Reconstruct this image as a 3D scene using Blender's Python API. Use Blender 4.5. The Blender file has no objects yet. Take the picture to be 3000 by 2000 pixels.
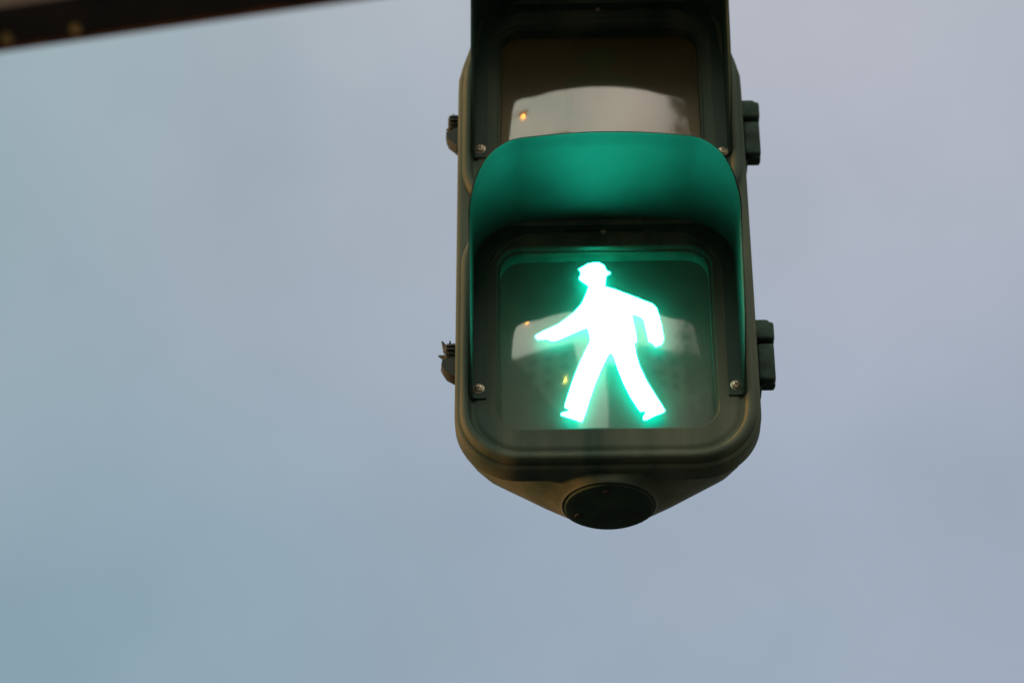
import bpy, bmesh, math, random
from mathutils import Vector, Matrix
S = bpy.context.scene
COL = S.collection
rad = math.radians

# ---------------------------------------------------------------- camera
H = 0.3456                      # pitch of the two signal units
F_PX = 7800.0
pit, yaw, rol = 0.5854, 0.0230, -0.0017
fw = Vector((-math.sin(yaw)*math.cos(pit), math.cos(yaw)*math.cos(pit), math.sin(pit)))
rt = Vector((math.cos(yaw), math.sin(yaw), 0)); up = rt.cross(fw)
r2 = rt*math.cos(rol)+up*math.sin(rol); u2 = up*math.cos(rol)-rt*math.sin(rol)
cam = bpy.data.cameras.new('camera'); co = bpy.data.objects.new('camera', cam); COL.objects.link(co)
M = Matrix((r2, u2, -fw)).transposed().to_4x4(); M.translation = Vector((-0.0498, -2.5700, -1.6383))
co.matrix_world = M
cam.sensor_width = 36; cam.lens = 36*F_PX/3000
cam.clip_start = 0.05; cam.clip_end = 3000
cam.dof.use_dof = True; cam.dof.focus_distance = 3.02; cam.dof.aperture_fstop = 3.9
S.camera = co

# ---------------------------------------------------------------- world
SUN_EL, SUN_AZ = 3.0, 268.0      # low in the west, left of the signal
W = bpy.data.worlds.new('World'); S.world = W; W.use_nodes = True
nt = W.node_tree; N = nt.nodes; L = nt.links; N.clear()
out = N.new('ShaderNodeOutputWorld')
sky = N.new('ShaderNodeTexSky'); sky.sky_type = 'NISHITA'; sky.sun_disc = False
sky.sun_elevation = rad(SUN_EL); sky.sun_rotation = rad(SUN_AZ)
bg1 = N.new('ShaderNodeBackground'); bg1.inputs['Strength'].default_value = 0.06
L.new(sky.outputs[0], bg1.inputs['Color'])
tc = N.new('ShaderNodeTexCoord')
def dotv(vec):
    n = N.new('ShaderNodeVectorMath'); n.operation = 'DOT_PRODUCT'
    L.new(tc.outputs['Generated'], n.inputs[0]); n.inputs[1].default_value = Vector(vec).normalized(); return n.outputs['Value']
# cloud deck: cool grey-blue to the north, with a warm bright patch in the south, shaped for the glass reflections
ramp = N.new('ShaderNodeValToRGB'); cr = ramp.color_ramp
cr.elements[0].position = 0.0; cr.elements[0].color = (0.325, 0.385, 0.500, 1)
cr.elements[1].position = 1.0; cr.elements[1].color = (1.0, 0.84, 0.72, 1)
e = cr.elements.new(0.35); e.color = (0.34, 0.39, 0.495, 1)
mr = N.new('ShaderNodeMapRange'); mr.inputs['From Min'].default_value = -1; mr.inputs['From Max'].default_value = 1.0
L.new(dotv((-0.12, -0.73, 0.67)), mr.inputs['Value']); L.new(mr.outputs[0], ramp.inputs['Fac'])
gain = N.new('ShaderNodeMapRange'); gain.interpolation_type = 'SMOOTHSTEP'
gain.inputs['From Min'].default_value = 0.91; gain.inputs['From Max'].default_value = 0.99
gain.inputs['To Min'].default_value = 1.0; gain.inputs['To Max'].default_value = 4.3
L.new(mr.outputs[0], gain.inputs['Value'])
nz = N.new('ShaderNodeTexNoise'); nz.inputs['Scale'].default_value = 3.2; nz.inputs['Detail'].default_value = 7; nz.inputs['Roughness'].default_value = 0.62
L.new(tc.outputs['Generated'], nz.inputs['Vector'])
nm = N.new('ShaderNodeMapRange'); nm.inputs['From Min'].default_value = 0.3; nm.inputs['From Max'].default_value = 0.7
nm.inputs['To Min'].default_value = 0.93; nm.inputs['To Max'].default_value = 1.13
L.new(nz.outputs['Fac'], nm.inputs['Value'])
mm = N.new('ShaderNodeMath'); mm.operation = 'MULTIPLY'; L.new(gain.outputs[0], mm.inputs[0]); L.new(nm.outputs[0], mm.inputs[1])
# teal and lavender drifts in the cloud colour
n3 = N.new('ShaderNodeTexNoise'); n3.inputs['Scale'].default_value = 3.5; n3.inputs['Detail'].default_value = 2
n3m = N.new('ShaderNodeMapping'); n3m.inputs['Location'].default_value = (0.4, 1.3, 0.2)
L.new(tc.outputs['Generated'], n3m.inputs[0]); L.new(n3m.outputs[0], n3.inputs['Vector'])
t1 = N.new('ShaderNodeMapRange'); t1.inputs['From Min'].default_value = -0.28; t1.inputs['From Max'].default_value = 0.12
t1.inputs['To Min'].default_value = 0.0; t1.inputs['To Max'].default_value = 0.75; L.new(dotv((1, 0, 0)), t1.inputs['Value'])
t2 = N.new('ShaderNodeMath'); t2.operation = 'MULTIPLY_ADD'; L.new(n3.outputs['Fac'], t2.inputs[0]); t2.inputs[1].default_value = 1.6; t2.inputs[2].default_value = -0.75
t3 = N.new('ShaderNodeMath'); t3.operation = 'ADD'; t3.use_clamp = True; L.new(t1.outputs[0], t3.inputs[0]); L.new(t2.outputs[0], t3.inputs[1])
tint = N.new('ShaderNodeMix'); tint.data_type = 'RGBA'; L.new(t3.outputs[0], tint.inputs['Factor'])
tint.inputs['A'].default_value = (0.80, 1.0, 0.95, 1); tint.inputs['B'].default_value = (1.17, 1.16, 1.13, 1)
tm = N.new('ShaderNodeMix'); tm.data_type = 'RGBA'; tm.blend_type = 'MULTIPLY'; tm.inputs['Factor'].default_value = 1
L.new(ramp.outputs[0], tm.inputs['A']); L.new(tint.outputs['Result'], tm.inputs['B'])
# yellowish band low over the horizon, added to light the right flank and edges
hz = N.new('ShaderNodeMapRange'); hz.interpolation_type = 'SMOOTHSTEP'; hz.inputs['From Min'].default_value = 0.30; hz.inputs['From Max'].default_value = 0.02
hz.inputs['To Min'].default_value = 0.0; hz.inputs['To Max'].default_value = 1.0; L.new(dotv((0, 0, 1)), hz.inputs['Value'])
hx = N.new('ShaderNodeMix'); hx.data_type = 'RGBA'; L.new(hz.outputs[0], hx.inputs['Factor']); L.new(tm.outputs['Result'], hx.inputs['A']); hx.inputs['B'].default_value = (0.95, 0.86, 0.50, 1)
bg2 = N.new('ShaderNodeBackground'); L.new(hx.outputs['Result'], bg2.inputs['Color']); L.new(mm.outputs[0], bg2.inputs['Strength'])
mx = N.new('ShaderNodeMixShader'); mx.inputs[0].default_value = 0.88
L.new(bg1.outputs[0], mx.inputs[1]); L.new(bg2.outputs[0], mx.inputs[2]); L.new(mx.outputs[0], out.inputs[0])

# ---------------------------------------------------------------- sun
sl = bpy.data.lights.new('sun', 'SUN'); sl.energy = 5.0; sl.angle = rad(3); sl.color = (1.0, 0.42, 0.14)
so = bpy.data.objects.new('sun', sl); COL.objects.link(so)
az = rad(SUN_AZ)
sd = Vector((math.sin(az)*math.cos(rad(SUN_EL)), math.cos(az)*math.cos(rad(SUN_EL)), math.sin(rad(SUN_EL))))
so.rotation_euler = sd.to_track_quat('Z', 'Y').to_euler()
S.view_settings.view_transform = 'Standard'; S.view_settings.look = 'None'
S.view_settings.exposure = 0.0; S.view_settings.gamma = 1.0; S.view_settings.use_curve_mapping = False

# ---------------------------------------------------------------- materials
def mat(name, col, rough=0.5, metal=0.0, var=0.25, vscale=25.0, bump=0.15, bscale=220.0, ior=1.5, col2=None, streak=False, spec=0.5):
    m = bpy.data.materials.new(name); m.use_nodes = True; t = m.node_tree; n = t.nodes; l = t.links
    b = n['Principled BSDF']; b.inputs['Roughness'].default_value = rough; b.inputs['Metallic'].default_value = metal
    b.inputs['IOR'].default_value = ior; b.inputs['Specular IOR Level'].default_value = spec
    tx = n.new('ShaderNodeTexCoord'); no = n.new('ShaderNodeTexNoise'); no.inputs['Scale'].default_value = vscale; no.inputs['Detail'].default_value = 6
    if streak:
        mp = n.new('ShaderNodeMapping'); mp.inputs['Scale'].default_value = (1, 1, 0.15)
        l.new(tx.outputs['Object'], mp.inputs[0]); l.new(mp.outputs[0], no.inputs['Vector'])
    else: l.new(tx.outputs['Object'], no.inputs['Vector'])
    r = n.new('ShaderNodeValToRGB'); c2 = col2 or tuple(c*(1+var) for c in col); c1 = tuple(c*(1-var) for c in col)
    r.color_ramp.elements[0].position = 0.32; r.color_ramp.elements[1].position = 0.68
    r.color_ramp.elements[0].color = (*c1, 1); r.color_ramp.elements[1].color = (*c2, 1)
    l.new(no.outputs['Fac'], r.inputs[0]); l.new(r.outputs[0], b.inputs['Base Color'])
    rr = n.new('ShaderNodeMapRange'); rr.inputs['To Min'].default_value = max(rough-0.12, 0.02); rr.inputs['To Max'].default_value = min(rough+0.12, 1)
    l.new(no.outputs['Fac'], rr.inputs['Value']); l.new(rr.outputs[0], b.inputs['Roughness'])
    if bump:
        n2 = n.new('ShaderNodeTexNoise'); n2.inputs['Scale'].default_value = bscale; n2.inputs['Detail'].default_value = 3
        l.new(tx.outputs['Object'], n2.inputs['Vector'])
        bu = n.new('ShaderNodeBump'); bu.inputs['Strength'].default_value = bump; bu.inputs['Distance'].default_value = 0.001
        l.new(n2.outputs['Fac'], bu.inputs['Height']); l.new(bu.outputs[0], b.inputs['Normal'])
    return m
def emit(name, col, strength):
    m = bpy.data.materials.new(name); m.use_nodes = True; n = m.node_tree.nodes; n.clear()
    e = n.new('ShaderNodeEmission'); e.inputs[0].default_value = (*col, 1); e.inputs[1].default_value = strength
    o = n.new('ShaderNodeOutputMaterial'); m.node_tree.links.new(e.outputs[0], o.inputs[0]); return m
PAINT = mat('weathered_paint', (0.040, 0.084, 0.068), 0.66, var=0.4, col2=(0.105, 0.125, 0.086), spec=0.14, vscale=18, bump=0.22, streak=True)
BODY = mat('body_paint', (0.045, 0.055, 0.042), 0.6, var=0.3)
VISOR = mat('visor_paint', (0.022, 0.050, 0.039), 0.66, var=0.34, streak=True, spec=0.25, bump=0.12, bscale=400, vscale=14)
HINGE = mat('hinge_metal', (0.030, 0.056, 0.044), 0.7, spec=0.12, var=0.5, vscale=60, bump=0.3)
LATCH = mat('latch_metal', (0.010, 0.022, 0.018), 0.75, var=0.35, vscale=90, bump=0.3)
SCREW = mat('screw_metal', (0.42, 0.37, 0.28), 0.38, metal=1.0, vscale=300)
SLOT = mat('screw_slot', (0.015, 0.014, 0.012), 0.8)
PANEL2 = mat('brown_display_mask', (0.120, 0.092, 0.034), 0.6, var=0.2, vscale=12, bump=0)
PANEL = mat('display_mask', (0.064, 0.074, 0.054), 0.6, var=0.15, bump=0)
CAPM = mat('cap_paint', (0.030, 0.058, 0.042), 0.75, spec=0.12, var=0.3)
UNLIT = mat('unlit_figure', (0.085, 0.095, 0.034), 0.6, var=0.1, bump=0)
RIM_ORANGE = mat('orange_rim_steel', (0.36, 0.12, 0.045), 0.7, var=0.5, vscale=9, bump=0.2, bscale=60)
BEAM = mat('beam_steel', (0.035, 0.027, 0.024), 0.75, var=0.4, vscale=7, bump=0.3, bscale=60)
BOLT = mat('bolt_metal', (0.75, 0.52, 0.18), 0.5, metal=0.2)
LIT = emit('lit_figure', (0.020, 1.0, 0.66), 100.0)
# the light points throw their beam forwards: intensity falls away from the axis as with any lensed lamp
nl, ll = LIT.node_tree.nodes, LIT.node_tree.links
_g = nl.new('ShaderNodeNewGeometry'); _d = nl.new('ShaderNodeVectorMath'); _d.operation = 'DOT_PRODUCT'
ll.new(_g.outputs['Normal'], _d.inputs[0]); ll.new(_g.outputs['Incoming'], _d.inputs[1])
_a = nl.new('ShaderNodeMath'); _a.operation = 'ABSOLUTE'; ll.new(_d.outputs['Value'], _a.inputs[0])
_p = nl.new('ShaderNodeMath'); _p.operation = 'POWER'; ll.new(_a.outputs[0], _p.inputs[0]); _p.inputs[1].default_value = 2.5
_m = nl.new('ShaderNodeMath'); _m.operation = 'MULTIPLY'; ll.new(_p.outputs[0], _m.inputs[0]); _m.inputs[1].default_value = 100.0
ll.new(_m.outputs[0], nl['Emission'].inputs[1])
GLOW = emit('added_halo_glow', (0.0, 1.0, 0.70), 15.0)  # glow on the figure's back and sides, added to throw a halo on the panel

glass = bpy.data.materials.new('cover_glass'); glass.use_nodes = True
n = glass.node_tree.nodes; l = glass.node_tree.links; n.clear()
tr = n.new('ShaderNodeBsdfTransparent'); gl = n.new('ShaderNodeBsdfGlossy'); gl.inputs['Roughness'].default_value = 0.06
fr = n.new('ShaderNodeFresnel'); fr.inputs['IOR'].default_value = 1.85
ge = n.new('ShaderNodeNewGeometry'); io = n.new('ShaderNodeMapRange')      # a thin pane reflects the same from both sides
io.inputs['To Min'].default_value = 1.85; io.inputs['To Max'].default_value = 1/1.85
l.new(ge.outputs['Backfacing'], io.inputs['Value']); l.new(io.outputs[0], fr.inputs['IOR'])
mg = n.new('ShaderNodeMixShader'); o = n.new('ShaderNodeOutputMaterial')
l.new(fr.outputs[0], mg.inputs[0]); l.new(tr.outputs[0], mg.inputs[1]); l.new(gl.outputs[0], mg.inputs[2]); l.new(mg.outputs[0], o.inputs[0])

# ---------------------------------------------------------------- mesh helpers
def link(name, bm, m, parent=None, smooth=True, recalc=True):
    if recalc: bmesh.ops.recalc_face_normals(bm, faces=bm.faces)
    me = bpy.data.meshes.new(name); bm.to_mesh(me); bm.free()
    for mm_ in (m if isinstance(m, (list, tuple)) else [m]): me.materials.append(mm_)
    if smooth:
        for p in me.polygons: p.use_smooth = True
        me.set_sharp_from_angle(angle=rad(38))
    ob = bpy.data.objects.new(name, me); COL.objects.link(ob)
    if parent: ob.parent = parent
    return ob
def empty(name, loc, **props):
    ob = bpy.data.objects.new(name, None); COL.objects.link(ob); ob.location = loc; ob.empty_display_size = 0.1
    for k, v in props.items(): ob[k] = v
    return ob
def rrect(x0, x1, z0, z1, rb, rt_=None, n=10, ns=8):
    """rounded rectangle, same point count for any size"""
    rt_ = rb if rt_ is None else rt_
    cs = [(x1-rb, z0+rb, rb, -90), (x1-rt_, z1-rt_, rt_, 0), (x0+rt_, z1-rt_, rt_, 90), (x0+rb, z0+rb, rb, 180)]
    P = []
    for cx, cz, r, a0 in cs:
        for i in range(n+1):
            a = rad(a0+90*i/n); P.append((cx+r*math.cos(a), cz+r*math.sin(a)))
    out = []
    k = n+1
    for c in range(4):
        seg = P[c*k:(c+1)*k]; out += seg
        a = seg[-1]; b = P[((c+1)*k) % len(P)]
        for j in range(1, ns): out.append((a[0]+(b[0]-a[0])*j/ns, a[1]+(b[1]-a[1])*j/ns))
    return out
def loft(bm, rings, cap0=False, cap1=False, mi=0):
    vs = [[bm.verts.new(p) for p in r] for r in rings]
    for a, b in zip(vs, vs[1:]):
        for i in range(len(a)):
            f = bm.faces.new((a[i], a[(i+1) % len(a)], b[(i+1) % len(a)], b[i])); f.material_index = mi
    if cap0: bm.faces.new(vs[0]).material_index = mi
    if cap1: bm.faces.new(list(reversed(vs[-1]))).material_index = mi
    return vs
def box(bm, x0, x1, y0, y1, z0, z1, bev=0.0, rot=None, seg=2):
    t = bmesh.new(); bmesh.ops.create_cube(t, size=1)
    for v in t.verts: v.co = Vector(((x0+x1)/2+v.co.x*(x1-x0), (y0+y1)/2+v.co.y*(y1-y0), (z0+z1)/2+v.co.z*(z1-z0)))
    if bev: bmesh.ops.bevel(t, geom=t.edges[:], offset=bev, segments=seg, affect='EDGES', profile=0.5)
    if rot: t.transform(rot)
    me = bpy.data.meshes.new('t'); t.to_mesh(me); t.free(); bm.from_mesh(me); bpy.data.meshes.remove(me)
def cyl(bm, p0, p1, r0, r1=None, seg=20, cap=True):
    r1 = r0 if r1 is None else r1; p0 = Vector(p0); p1 = Vector(p1); d = (p1-p0).normalized()
    a = d.orthogonal().normalized(); b = d.cross(a); rs = []
    for p, r in ((p0, r0), (p1, r1)):
        rs.append([p+(a*math.cos(2*math.pi*i/seg)+b*math.sin(2*math.pi*i/seg))*r for i in range(seg)])
    loft(bm, rs, cap, cap)
def shoulder(bm):
    for v in bm.verts:                      # the outline draws in towards the top of the upper unit
        t = min(max((v.co.z-0.455)/0.055, 0), 1); t = t*t*(3-2*t)
        w_ = min(max((abs(v.co.x)-0.130)/0.022, 0), 1)
        v.co.x *= 1-0.055*t*w_
def at(pts, y): return [(x, y, z) for x, z in pts]

# ---------------------------------------------------------------- the pedestrian signal
ZL = 0.0727                       # centre of the lower display
SIG = empty('pedestrian_signal', (0, 0.07, -0.116),
    label='dark two-aspect pedestrian crossing signal with its lower walking figure lit white and green', category='traffic light')
OFF = Matrix.Translation((0, -0.07, 0.116))
def part(name, bm, m, parent=None, **k):
    """mesh in world coordinates -> child of the signal (or of one of its parts)"""
    if (parent or SIG) is SIG: bm.transform(OFF)
    else: bm.transform(OFF @ Matrix.Translation(-parent.location))
    return link(name, bm, m, parent or SIG, **k)

# housing: body box with the funnel and round boss at the bottom, and the front flange
bm = bmesh.new()
def hor(z, hx, y0, y1, r):
    return [(x, y, z) for x, y in rrect(-hx, hx, y0, y1, r, n=10, ns=8)]
rings = [hor(0.578, 0.120, 0.028, 0.125, 0.03), hor(0.560, 0.140, 0.0315, 0.130, 0.022), hor(0.53, 0.160, 0.0315, 0.134, 0.02), hor(0.47, 0.169, 0.0315, 0.134, 0.02),
         hor(0.0, 0.171, 0.0315, 0.134, 0.02), hor(-0.022, 0.1665, 0.0315, 0.134, 0.028), hor(-0.040, 0.1555, 0.0315, 0.133, 0.034),
         hor(-0.056, 0.143, 0.0305, 0.132, 0.042), hor(-0.070, 0.124, 0.012, 0.130, 0.048), hor(-0.083, 0.106, 0.012, 0.128, 0.053),
         hor(-0.095, 0.088, 0.012, 0.126, 0.0545), hor(-0.105, 0.071, 0.0125, 0.1235, 0.0545), hor(-0.1120, 0.058, 0.0128, 0.1228, 0.0545),
         hor(-0.1145, 0.0548, 0.0132, 0.1228, 0.0545), hor(-0.1160, 0.0540, 0.0140, 0.1220, 0.0538)]
loft(bm, rings, True, True)
prof = [(0.0035, 0.033), (0.0, 0.029), (0.0, 0.010), (0.0007, 0.0075), (0.0025, 0.0050), (0.0055, 0.0040), (0.010, 0.0038), (0.03, 0.0038), (0.0315, 0.0290)]
rings = [at(rrect(-0.175+i, 0.175-i, -0.105+i, 0.592-i, 0.075-i*0.9, 0.108-i*0.9, n=16, ns=24), y) for i, y in prof]
rings = [at(rrect(-0.15, 0.15, -0.08, 0.56, 0.05, 0.08, n=16, ns=24), 0.034)] + rings
loft(bm, rings, True, True)
box(bm, -0.155, 0.155, 0.0042, 0.020, 0.214, 0.272)
shoulder(bm)
HOUS = part('housing', bm, PAINT)
# cap disc under the boss
bm = bmesh.new(); cyc = 0.068
def circ(r, z, n=64): return [(r*math.cos(2*math.pi*i/n), cyc+r*math.sin(2*math.pi*i/n), z) for i in range(n)]
loft(bm, [circ(0.0505, -0.1145), circ(0.0508, -0.1175), circ(0.0500, -0.1186), circ(0.0475, -0.1190), circ(0.03, -0.1194), circ(0.0012, -0.1196)], True, True)
CAP = part('boss_cap', bm, CAPM)
for a in (-92, 25, 155):
    bm = bmesh.new(); x = 0.037*math.cos(rad(a)); y = cyc+0.037*math.sin(rad(a))
    cyl(bm, (x, y, -0.1180), (x, y, -0.1204), 0.0062, 0.0050, 18)
    part('plug', bm, SLOT, CAP)

bm = bmesh.new(); cyl(bm, (0, cyc, -0.1190), (0, cyc, -0.1201), 0.0022, 0.0018, 12); part('centre_pin', bm, SLOT, CAP)

def door(dz):
    bm = bmesh.new()
    pr = [(0.0, 0.0045), (0.0, 0.0015), (0.0012, -0.0030), (0.0035, -0.0058), (0.0065, -0.0068), (0.0095, -0.0058), (0.0120, -0.0015),
          (0.0135, 0.0016), (0.0160, 0.0022), (0.0185, 0.0012), (0.0210, 0.0), (0.024, 0.0)]
    rs = [at(rrect(-0.1690+i, 0.1690-i, -0.0985+i+dz, 0.2405-i+dz, 0.070-i*0.85, 0.064-i*0.8), y) for i, y in pr]
    hw = 0.1262
    rs.append(at(rrect(-hw-.0012, hw+.0012, ZL-hw-.0012+dz, ZL+hw+.0012+dz, 0.030), 0.0))
    rs.append(at(rrect(-hw, hw, ZL-hw+dz, ZL+hw+dz, 0.029), 0.0010))
    rs.append(at(rrect(-hw+.0005, hw-.0005, ZL-hw+.0005+dz, ZL+hw-.0005+dz, 0.029), 0.0075))
    rs.append(at(rrect(-hw+.003, hw-.003, ZL-hw+.003+dz, ZL+hw-.003+dz, 0.027), 0.0078))
    rs.append(at(rrect(-hw+.003, hw-.003, ZL-hw+.003+dz, ZL+hw-.003+dz, 0.027), 0.0278))
    loft(bm, rs, False, False)
    shoulder(bm)
    D = part('door', bm, PAINT)
    # display panel behind the cover
    bm = bmesh.new(); i = 0.0032
    loft(bm, [at(rrect(-hw+i, hw-i, ZL-hw+i+dz, ZL+hw-i+dz, 0.027), y) for y in (0.0262, 0.0280)], True, True)
    part('display_panel', bm, PANEL2 if dz else PANEL, D)
    # shallow domed cover glass
    bm = bmesh.new(); RX, RZ = 0.50, 0.85; fr_ = [1.0, .93, .85, .75, .65, .55, .45, .35, .25, .15, .07]; rs = []
    for f in fr_:
        ring = rrect(-(hw-i)*f, (hw-i)*f, ZL-(hw-i)*f+dz, ZL+(hw-i)*f+dz, 0.027*f+(1-f)*0.0001)
        rs.append([(x, -0.0050+x*x/(2*RX)+(z-ZL-dz)**2/(2*RZ), z) for x, z in ring])
    vs = loft(bm, rs, False, True)
    part('cover_glass', bm, glass, D, recalc=True)
    # arched ridge round the top of the opening, dipping at the centre screw
    pts = [(-0.1385, 0.085), (-0.1392, 0.120)]
    for a in range(180, 90, -9): pts.append((-0.0700+0.0692*math.cos(rad(a)), 0.150+0.0715*math.sin(rad(a))))
    pts += [(-0.062, 0.2215), (-0.050, 0.2195), (-0.038, 0.2150), (-0.026, 0.2115), (-0.012, 0.2105)]
    pts = pts+[(-x, z) for x, z in reversed(pts)]
    bm = bmesh.new(); rs = []
    for k, (x, z) in enumerate(pts):
        a = Vector(pts[max(k-1, 0)]); b = Vector(pts[min(k+1, len(pts)-1)]); t = (b-a).normalized(); nn = Vector((-t.y, t.x))
        rs.append([(x+nn.x*0.0016*math.cos(q), -0.0002+0.0016*math.sin(q), z+dz+nn.y*0.0016*math.cos(q)) for q in [2*math.pi*j/8 for j in range(8)]])
    loft(bm, rs, True, True); part('gasket_ridge', bm, PAINT, D)
    return D
DL = door(0.0); DU = door(H)
DU['label'] = 'upper door with its unlit standing figure'; DL['label'] = 'lower door with the lit walking figure'

# visor: a hood open below, cut back in a curve down its sides
def visor(dz):
    w, zt, r, th = 0.156, 0.239, 0.060, 0.0028
    prof = [(-0.0125, -0.0040), (-0.004, -0.010), (0.006, -0.027), (0.018, -0.043), (0.034, -0.058), (0.055, -0.071), (0.085, -0.081), (0.12, -0.088),
            (0.150, -0.092), (0.175, -0.101), (0.190, -0.113), (0.205, -0.132), (0.218, -0.151), (0.228, -0.1605), (0.234, -0.1645), (0.238, -0.168)]
    def yf(z, x):
        for (a, ya), (b, yb) in zip(prof, prof[1:]):
            if z <= b: y = ya+(yb-ya)*(z-a)/(b-a); break
        else: y = -0.168
        return y
    def arch(off):
        ww, zz, rr = w-off, zt-off, r-off; P = []
        n = 30
        for i in range(n+1): P.append((-ww, -0.0125+(zz-rr+0.0125)*i/n))
        for i in range(1, 17): a = rad(180-90*i/16); P.append((-ww+rr+rr*math.cos(a), zz-rr+rr*math.sin(a)))
        m = 14
        for i in range(1, m): P.append((-ww+rr+(2*(ww-rr))*i/m, zz))
        for i in range(0, 16): a = rad(90-90*i/16); P.append((ww-rr+rr*math.cos(a), zz-rr+rr*math.sin(a)))
        for i in range(0, n+1): P.append((ww, zz-rr-(zz-rr+0.0125)*i/n))
        return [(x, z-0.0045*min((x/0.1)**2, 1.5)*min(max((z-0.12)/0.1, 0), 1)) for x, z in P]
    A = arch(0); B = arch(th); bm = bmesh.new()
    fy = []
    for x, z in A:
        y = yf(z, x)
        if z >= 0.2335 and abs(x) < 0.1: y = -0.1695+0.0045*(x/0.096)**2
        fy.append(y)
    # smooth the front curve a little
    for _ in range(3): fy = [fy[0]]+[(fy[i-1]+2*fy[i]+fy[i+1])/4 for i in range(1, len(fy)-1)]+[fy[-1]]
    NY = 20; rows_o, rows_i = [], []
    def bow(x, z, t):                                # the top sags very slightly, sides flare 1 mm
        return (x*(1+0.004*t)+(0.0012*t if x > 0 else 0), z)
    for k in range(NY+1):
        t = k/NY
        rows_o.append([bm.verts.new((bow(*A[i], t)[0], -0.0012+(fy[i]+0.0012)*t, A[i][1]+dz)) for i in range(len(A))])
        # lip: inside wall steps back behind the leading edge
        lip = 0.0014 if t > 0.91 else 0.0
        rows_i.append([bm.verts.new((bow(*B[i], t)[0]*(1+lip*5), -0.0012+(fy[i]+0.0012)*t, B[i][1]+dz+(lip if B[i][1] > 0.2 else 0))) for i in range(len(B))])
    for rows in (rows_o, rows_i):
        for a, b in zip(rows, rows[1:]):
            for i in range(len(a)-1): bm.faces.new((a[i], a[i+1], b[i+1], b[i]))
    for i in range(len(A)-1):
        bm.faces.new((rows_o[-1][i], rows_o[-1][i+1], rows_i[-1][i+1], rows_i[-1][i]))
        bm.faces.new((rows_o[0][i], rows_o[0][i+1], rows_i[0][i+1], rows_i[0][i]))
    for e in (0, -1):
        for a in range(NY): bm.faces.new((rows_o[a][e], rows_o[a+1][e], rows_i[a+1][e], rows_i[a][e]))
    # flange against the door, with the screw tabs at its feet
    C = arch(0.0175); 
    fl = [[bm.verts.new((x, y, z+dz)) for (x, z) in P] for P, y in ((B, -0.0022), (C, -0.0022), (C, -0.0004))]
    for a, b in zip(fl, fl[1:]):
        for i in range(len(a)-1): bm.faces.new((a[i], a[i+1], b[i+1], b[i]))
    bl = [bm.verts.new((x, -0.0004, z+dz)) for (x, z) in (B[0], B[-1])]
    bm.faces.new((fl[0][0], fl[1][0], fl[2][0], bl[0])); bm.faces.new((fl[0][-1], fl[1][-1], fl[2][-1], bl[1]))
    bmesh.ops.remove_doubles(bm, verts=bm.verts, dist=0.00005)
    V = part('visor', bm, VISOR)
    for x, z, rr, rl in ((-0.147, 0.0, 0.0056, 12), (0.147, 0.0, 0.0056, -30), (0.0, 0.2215, 0.0036, 20)):
        if dz and x > 0.1: z = -0.0095
        bm = bmesh.new(); y0 = -0.0022 if abs(x) > 0.01 else -0.0002
        seg = 28; ringz = []
        for q, yy in ((1.12, 0.0), (1.12, -0.0006), (1.0, -0.0007), (1.0, -0.0014), (0.88, -0.0024), (0.6, -0.0031), (0.3, -0.0034), (0.05, -0.0035)):
            ringz.append([(x+rr*q*math.cos(2*math.pi*i/seg), y0+yy*rr/0.0056, z+dz+rr*q*math.sin(2*math.pi*i/seg)) for i in range(seg)])
        loft(bm, ringz, True, True)
        sc = part('screw', bm, SCREW, V)
        bm = bmesh.new()
        for a in (0, 90):
            Mx = Matrix.Translation((x, y0-0.0033*rr/0.0056, z+dz)) @ Matrix.Rotation(rad(rl+a), 4, 'Y')
            box(bm, -rr*0.45, rr*0.45, -0.0006, 0.0006, -rr*0.11, rr*0.11, rot=Mx)
        # slot rides in the screw's own mesh as a second material
        bm.transform(OFF @ Matrix.Translation(-V.location)); me = bpy.data.meshes.new('s'); bm.to_mesh(me); bm.free()
        b2 = bmesh.new(); b2.from_mesh(sc.data); n0 = len(b2.faces); b2.from_mesh(me); b2.faces.ensure_lookup_table()
        for f in list(b2.faces)[n0:]: f.material_index = 1
        b2.to_mesh(sc.data); b2.free(); sc.data.materials.append(SLOT); bpy.data.meshes.remove(me)
    return V
VL = visor(0.0); VU = visor(H)
VL['label'] = 'lower visor lit green inside'; VU['label'] = 'dark upper visor'

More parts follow.
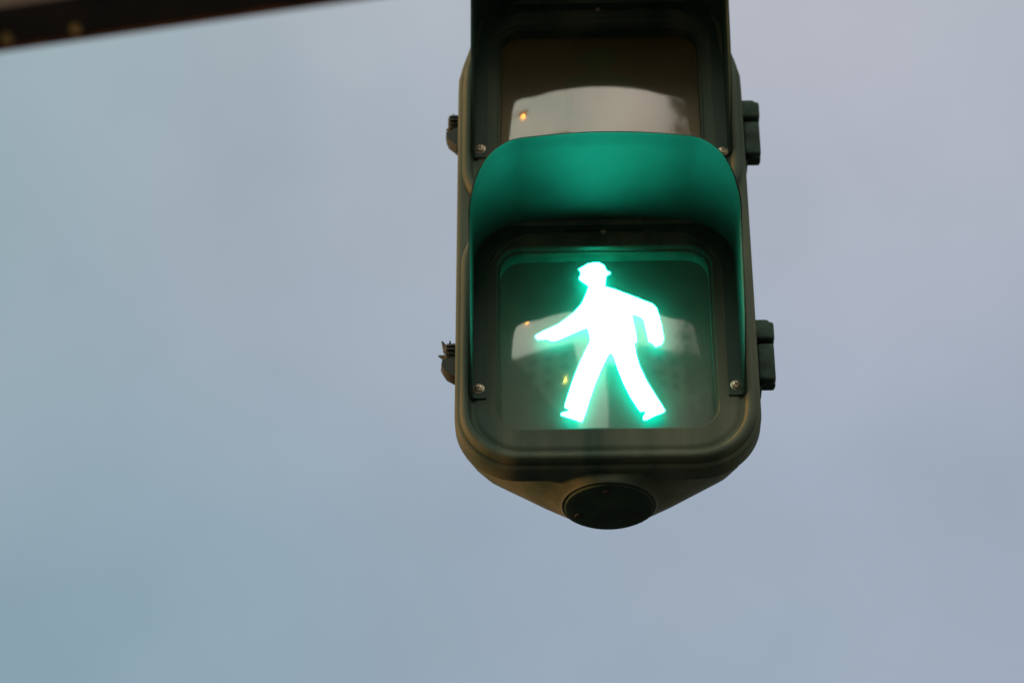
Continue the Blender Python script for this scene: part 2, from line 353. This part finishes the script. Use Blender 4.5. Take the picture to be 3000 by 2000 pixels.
# lit walking figure
MAN = [(-0.012, 0.1769), (-0.0054, 0.1769), (0.0003, 0.1727), (0.0028, 0.1655), (0.0067, 0.1631), (0.0074, 0.1606), (0.0026, 0.1571), (0.0007, 0.1424), (0.0127, 0.1378), (0.03, 0.1295), (0.0443, 0.1222), (0.0557, 0.1167), (0.0606, 0.1105), (0.0631, 0.1), (0.0656, 0.086), (0.0674, 0.0687), (0.0667, 0.0626), (0.0639, 0.0584), (0.0574, 0.0556), (0.054, 0.0611), (0.0497, 0.0629), (0.0449, 0.0933), (0.0414, 0.0977), (0.0336, 0.1015), (0.0317, 0.1005), (0.0339, 0.0866), (0.0357, 0.0727), (0.0361, 0.0632), (0.0332, 0.0615), (0.0347, 0.0469), (0.0381, 0.0314), (0.0453, 0.011), (0.056, -0.0111), (0.0661, -0.0313), (0.063, -0.0346), (0.0538, -0.0386), (0.0437, -0.0443), (0.0402, -0.0434), (0.04, -0.0405), (0.0436, -0.0326), (0.0406, -0.0322), (0.0377, -0.033), (0.035, -0.0292), (0.0263, -0.0123), (0.0189, 0.0063), (0.013, 0.0251), (0.0084, 0.0439), (0.0056, 0.0477), (0.0032, 0.0465), (-0.004, 0.0304), (-0.013, 0.0069), (-0.0198, -0.0149), (-0.0258, -0.0365), (-0.0292, -0.0451), (-0.0323, -0.0447), (-0.0449, -0.0395), (-0.0533, -0.036), (-0.0536, -0.0335), (-0.0505, -0.0314), (-0.0448, -0.0303), (-0.0443, -0.0287), (-0.049, -0.0256), (-0.0492, -0.0228), (-0.0445, -0.0061), (-0.0385, 0.0141), (-0.0326, 0.0309), (-0.0251, 0.0496), (-0.0184, 0.0658), (-0.019, 0.0736), (-0.021, 0.0827), (-0.0231, 0.0829), (-0.0318, 0.079), (-0.0463, 0.0715), (-0.0579, 0.066), (-0.0634, 0.0657), (-0.0679, 0.0684), (-0.0794, 0.0681), (-0.0826, 0.0721), (-0.0816, 0.0744), (-0.0722, 0.0806), (-0.0548, 0.0898), (-0.0372, 0.1052), (-0.0269, 0.1191), (-0.0216, 0.1331), (-0.0189, 0.1428), (-0.0278, 0.1509), (-0.0302, 0.1545), (-0.0281, 0.1589), (-0.0276, 0.163), (-0.0302, 0.1679), (-0.026, 0.1705), (-0.0186, 0.1757)]
def figure(pts, y0, y1, mats, name, parent, dz=0, zsh=0):
    P = [(x, z+zsh+dz) for x, z in pts]; bm = bmesh.new()
    a = [bm.verts.new((x, y0, z)) for x, z in P]; b = [bm.verts.new((x, y1, z)) for x, z in P]
    for i in range(len(P)):
        bm.faces.new((a[i], a[(i+1) % len(P)], b[(i+1) % len(P)], b[i])).material_index = len(mats)-1
    f0 = bm.faces.new(a); f1 = bm.faces.new(b); f0.normal_update(); f1.normal_update(); f0.material_index = 0; f1.material_index = len(mats)-1
    bmesh.ops.triangulate(bm, faces=[f0, f1])
    return part(name, bm, mats, parent, smooth=False)
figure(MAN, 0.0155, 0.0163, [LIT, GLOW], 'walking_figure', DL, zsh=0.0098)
# unlit standing figure of the upper aspect
ST = [(0.0, 0.178), (0.011, 0.176), (0.018, 0.170), (0.021, 0.163), (0.027, 0.160), (0.020, 0.157), (0.015, 0.148), (0.012, 0.138), (0.030, 0.134), (0.042, 0.124), (0.044, 0.075),
      (0.034, 0.072), (0.030, 0.112), (0.026, 0.060), (0.023, -0.035), (0.004, -0.035), (0.0, 0.045)]
ST = ST+[(-x, z) for x, z in reversed(ST[1:-1])]
figure(ST, 0.0252, 0.0261, [UNLIT], 'standing_figure', DU, dz=H)

# hinges on the right side
for dz in (0.0, 0.3275):
    bm = bmesh.new()
    box(bm, 0.166, 0.1965, 0.016, 0.050, 0.076+dz, 0.100+dz, 0.0035, seg=3)
    box(bm, 0.166, 0.1790, 0.030, 0.050, 0.012+dz, 0.080+dz, 0.0015)
    box(bm, 0.166, 0.1930, 0.018, 0.048, 0.090+dz, 0.106+dz, 0.0060, seg=3)
    hk = part('hinge', bm, HINGE)
    bm = bmesh.new()
    box(bm, 0.176, 0.1955, 0.020, 0.047, 0.022+dz, 0.0725+dz, 0.0035, seg=3)
    cyl(bm, (0.1868, 0.033, 0.0205+dz), (0.1868, 0.033, 0.0745+dz), 0.0085, seg=24)
    part('hinge_barrel', bm, HINGE, hk)
# latches on the left side
def latch(dz, spikes, lobe):
    bm = bmesh.new()
    a = [bm.verts.new((x, 0.040, z)) for x, z in lobe]; m_ = [bm.verts.new((x-0.001, 0.051, z-0.001)) for x, z in lobe]; b = [bm.verts.new((x+0.001, 0.062, z)) for x, z in lobe]
    for p, q in ((a, m_), (m_, b)):
        for i in range(len(lobe)): bm.faces.new((p[i], p[(i+1) % len(lobe)], q[(i+1) % len(lobe)], q[i]))
    bm.faces.new(a); bm.faces.new(b)
    Lh = part('latch', bm, LATCH)
    bm = bmesh.new()
    box(bm, -0.1892, -0.174, 0.041, 0.059, 0.071+dz, 0.0925+dz, 0.004)
    for (x0, z0, x1, z1, r) in spikes:
        cyl(bm, (x0, 0.050, z0+dz), (x1, 0.050, z1+dz), r*1.35, r*0.28, 7)
    for a in range(0, 180, 30):
        Mx = Matrix.Translation((-0.1815, 0.050, 0.082+dz)) @ Matrix.Rotation(rad(a), 4, 'X')
        box(bm, -0.0055, 0.0045, -0.0012, 0.0012, -0.0125, 0.0125, 0.0004, rot=Mx, seg=1)
    part('latch_knob', bm, LATCH, Lh)
latch(0.0, [(-0.187, 0.086, -0.1928, 0.1005, 0.0034), (-0.1832, 0.088, -0.1833, 0.1012, 0.0024), (-0.186, 0.076, -0.1968, 0.0800, 0.0036), (-0.179, 0.088, -0.1785, 0.0975, 0.0025)],
      [(-.172, .046), (-.1776, .046), (-.188, .0526), (-.1927, .0608), (-.192, .0672), (-.1894, .0690), (-.184, .0705), (-.172, .0725)])
latch(0.3420, [(-0.1828, 0.088, -0.1826, 0.1000, 0.0018), (-0.1860, 0.087, -0.1877, 0.0945, 0.0028), (-0.186, 0.074, -0.1915, 0.0745, 0.0042)],
      [(-.172, .3841), (-.1776, .3841), (-.1898, .3963), (-.1912, .4051), (-.186, .4085), (-.172, .4150)])
# mounting tube above the housing
bm = bmesh.new(); cyl(bm, (0, 0.075, 0.518), (0, 0.075, 0.56), 0.045, 0.036, 32); cyl(bm, (0, 0.075, 0.555), (0, 0.075, 1.6), 0.030, 0.030, 32)
part('mounting_tube', bm, BODY)

# ---------------------------------------------------------------- beam crossing the top left corner
A0 = Vector((-1.5712, 3.000, 3.03)); B0 = Vector((-0.6265, 2.821, 3.03)); d = (B0-A0).normalized(); nrm = Vector((d.y, -d.x, 0))
if nrm.y > 0: nrm = -nrm
BM = empty('steel_beam', A0 + nrm*0.09, label='dark out-of-focus steel beam with its orange rim light coloured into the lower edge crossing the top left corner', category='beam')
fr3 = Matrix((d, -nrm, Vector((0, 0, 1)))).transposed().to_4x4()   # local x along, y away, z up
BM.rotation_euler = fr3.to_euler()
bm = bmesh.new(); box(bm, -6, 5, -0.072, 0.088, 0.004, 0.26, 0.006); link('girder', bm, BEAM, BM)
bm = bmesh.new(); box(bm, -6, 5, 0.080, 0.096, -0.004, 0.03, 0.002); link('edge_angle', bm, RIM_ORANGE, BM)  # the orange rim light along the beam is put into this lip's colour
for u in (0.040, 0.234, 0.96, -0.154, -0.348):
    if u > 0.9: continue
    bm = bmesh.new(); cyl(bm, (u, 0.043 if u > 0 else 0.043, 0.004), (u, 0.043, -0.010), 0.015, 0.014, 6); cyl(bm, (u, 0.043, -0.010), (u, 0.043, -0.013), 0.0135, 0.008, 16)
    link('bolt', bm, BOLT, BM)

# ---------------------------------------------------------------- the street behind the camera (seen mirrored in the cover glass)
GZ = -3.15
bm = bmesh.new(); bmesh.ops.create_grid(bm, x_segments=8, y_segments=8, size=700)
bm.transform(Matrix.Translation((0, 0, GZ)))
g = link('ground', bm, mat('asphalt', (0.05, 0.05, 0.048), 0.9, vscale=3, bump=0.2), smooth=False); g['kind'] = 'structure'

# the two buildings down the street
def block(name, cat, loc, hx, hy, hh, wallm, cols, rows_, lab):
    B_ = empty(name, loc, label=lab, category=cat)
    bm = bmesh.new(); box(bm, -hx, hx, -hy, hy, 0, hh); link('wall', bm, wallm, B_, smooth=False)
    bm = bmesh.new(); box(bm, -hx-.3, hx+.3, -hy-.3, hy+.3, hh+.01, hh+.6); link('roof', bm, wallm, B_, smooth=False)
    for fl_ in range(rows_):
        for c in range(cols):
            x = -hx+(c+.5)*2*hx/cols; z = hh-3.1-fl_*3.2; w_ = hx/cols*0.5
            bm = bmesh.new(); box(bm, x-w_, x+w_, hy+.01, hy+.06, z, z+1.5); link('window', bm, GL, B_, smooth=False)
GL = mat('dark_window', (0.02, 0.025, 0.03), 0.2, bump=0)
block('office_block', 'building', (6.2, -44, GZ), 5.3, 4, 23.0, mat('brown_wall', (0.07, 0.06, 0.05), 0.9, vscale=0.4, bump=0), 3, 5,
      'dark brown office block standing in front of the pale apartment blocks')
PALE = mat('pale_wall', (0.75, 0.68, 0.52), 0.9, vscale=0.4, bump=0)
block('apartment_block', 'building', (-29, -66, GZ), 20, 6, 40.0, PALE, 8, 3, 'pale beige apartment block rising behind the gabled house')
block('apartment_block', 'building', (24, -66, GZ), 13, 6, 39.5, PALE, 6, 3, 'pale beige apartment block rising behind the street tree')
HS = empty('gabled_house', (-10, -18, GZ), label='dark house with a steep gabled roof on the left side of the street', category='house')
bm = bmesh.new(); box(bm, -7.0, 7.0, -2.9, 1.8, 0, 7.3); link('wall', bm, mat('house_wall', (0.08, 0.07, 0.06), 0.9, bump=0), HS, smooth=False)
bm = bmesh.new(); loft(bm, [[(-7.4, y, 7.31), (0, y, 16.2), (7.4, y, 7.31)] for y in (-3.4, 2.2)], True, True)
link('roof', bm, mat('roof_tiles', (0.05, 0.045, 0.04), 0.9, bump=0), HS, smooth=False)
# tree
TR = empty('street_tree', (7.3, -12.0, GZ), label='tall leafy street tree behind the camera', category='tree')
bm = bmesh.new(); random.seed(4)
cyl(bm, (0, 0, 0), (0.1, 0, 6), 0.32, 0.2, 12); cyl(bm, (0.1, 0, 6), (0.2, 0.1, 14), 0.2, 0.06, 10)
for i in range(16):
    a = random.random()*6.28; z = 3.5+i*0.6; cyl(bm, (0.1, 0, z), (0.1+1.8*math.cos(a), 1.8*math.sin(a), z+1.2), 0.08, 0.02, 6)
link('trunk', bm, mat('bark', (0.07, 0.05, 0.035), 0.9, bump=0), TR)
bm = bmesh.new()
cl = []
for i in range(240):
    z = 3.0+random.random()*13; a = random.random()*6.28
    R_ = 2.1*(1-abs((z-9)/9)**4)*random.uniform(0.35, 1.0); cl.append((R_*math.cos(a), R_*math.sin(a), z))
for c in cl:
    for k in range(60):
        p = Vector(c)+Vector([random.gauss(0, 0.30) for _ in range(3)]); n_ = Vector([random.gauss(0, 1) for _ in range(3)]).normalized()
        t1 = n_.orthogonal().normalized()*random.uniform(0.07, 0.13); t2 = n_.cross(t1)
        bm.faces.new([bm.verts.new(p+q) for q in (t1, t2*0.6, -t1, -t2*0.6)])
link('crown', bm, mat('leaves', (0.05, 0.075, 0.03), 0.7, vscale=2, bump=0), TR, smooth=False, recalc=False)

# the two lit street lamps
def lamp(az_, el_, dist, col, st, rb, label):
    el = rad(el_); a = rad(az_)
    p = Vector((math.sin(a)*math.cos(el), -math.cos(a)*math.cos(el), math.sin(el)))*dist + Vector((-0.09, 0, 0.2))
    E_ = empty('street_lamp', (p.x-2.9, p.y, GZ), label=label, category='street lamp'); E_['group'] = 'lit street lamps behind the camera'
    POLE = bpy.data.materials.get('pole_steel') or mat('pole_steel', (0.12, 0.12, 0.11), 0.6, bump=0)
    h = p.z-GZ; bm = bmesh.new(); cyl(bm, (0, 0, 0), (0, 0, h+0.1), 0.08, 0.05, 12); cyl(bm, (0, 0, h+0.1), (2.75, 0, h+0.28), 0.035, 0.03, 10)
    link('pole', bm, POLE, E_)
    bm = bmesh.new(); box(bm, 2.65, 3.15, -0.14, 0.14, h+0.16, h+0.30, 0.05); link('lamp_head', bm, POLE, E_)
    bm = bmesh.new(); bmesh.ops.create_uvsphere(bm, u_segments=20, v_segments=12, radius=rb); bm.transform(Matrix.Translation((2.9, 0, h)))
    link('bulb', bm, emit('bulb_'+label.split()[0], col, st), E_)
lamp(-22.2, 36.6, 13, (1.0, 0.36, 0.05), 60, 0.10, 'orange sodium street lamp behind the camera')
lamp(-10.1, 24.0, 17, (1.0, 0.85, 0.10), 50, 0.14, 'yellow street lamp farther down the street behind the camera')
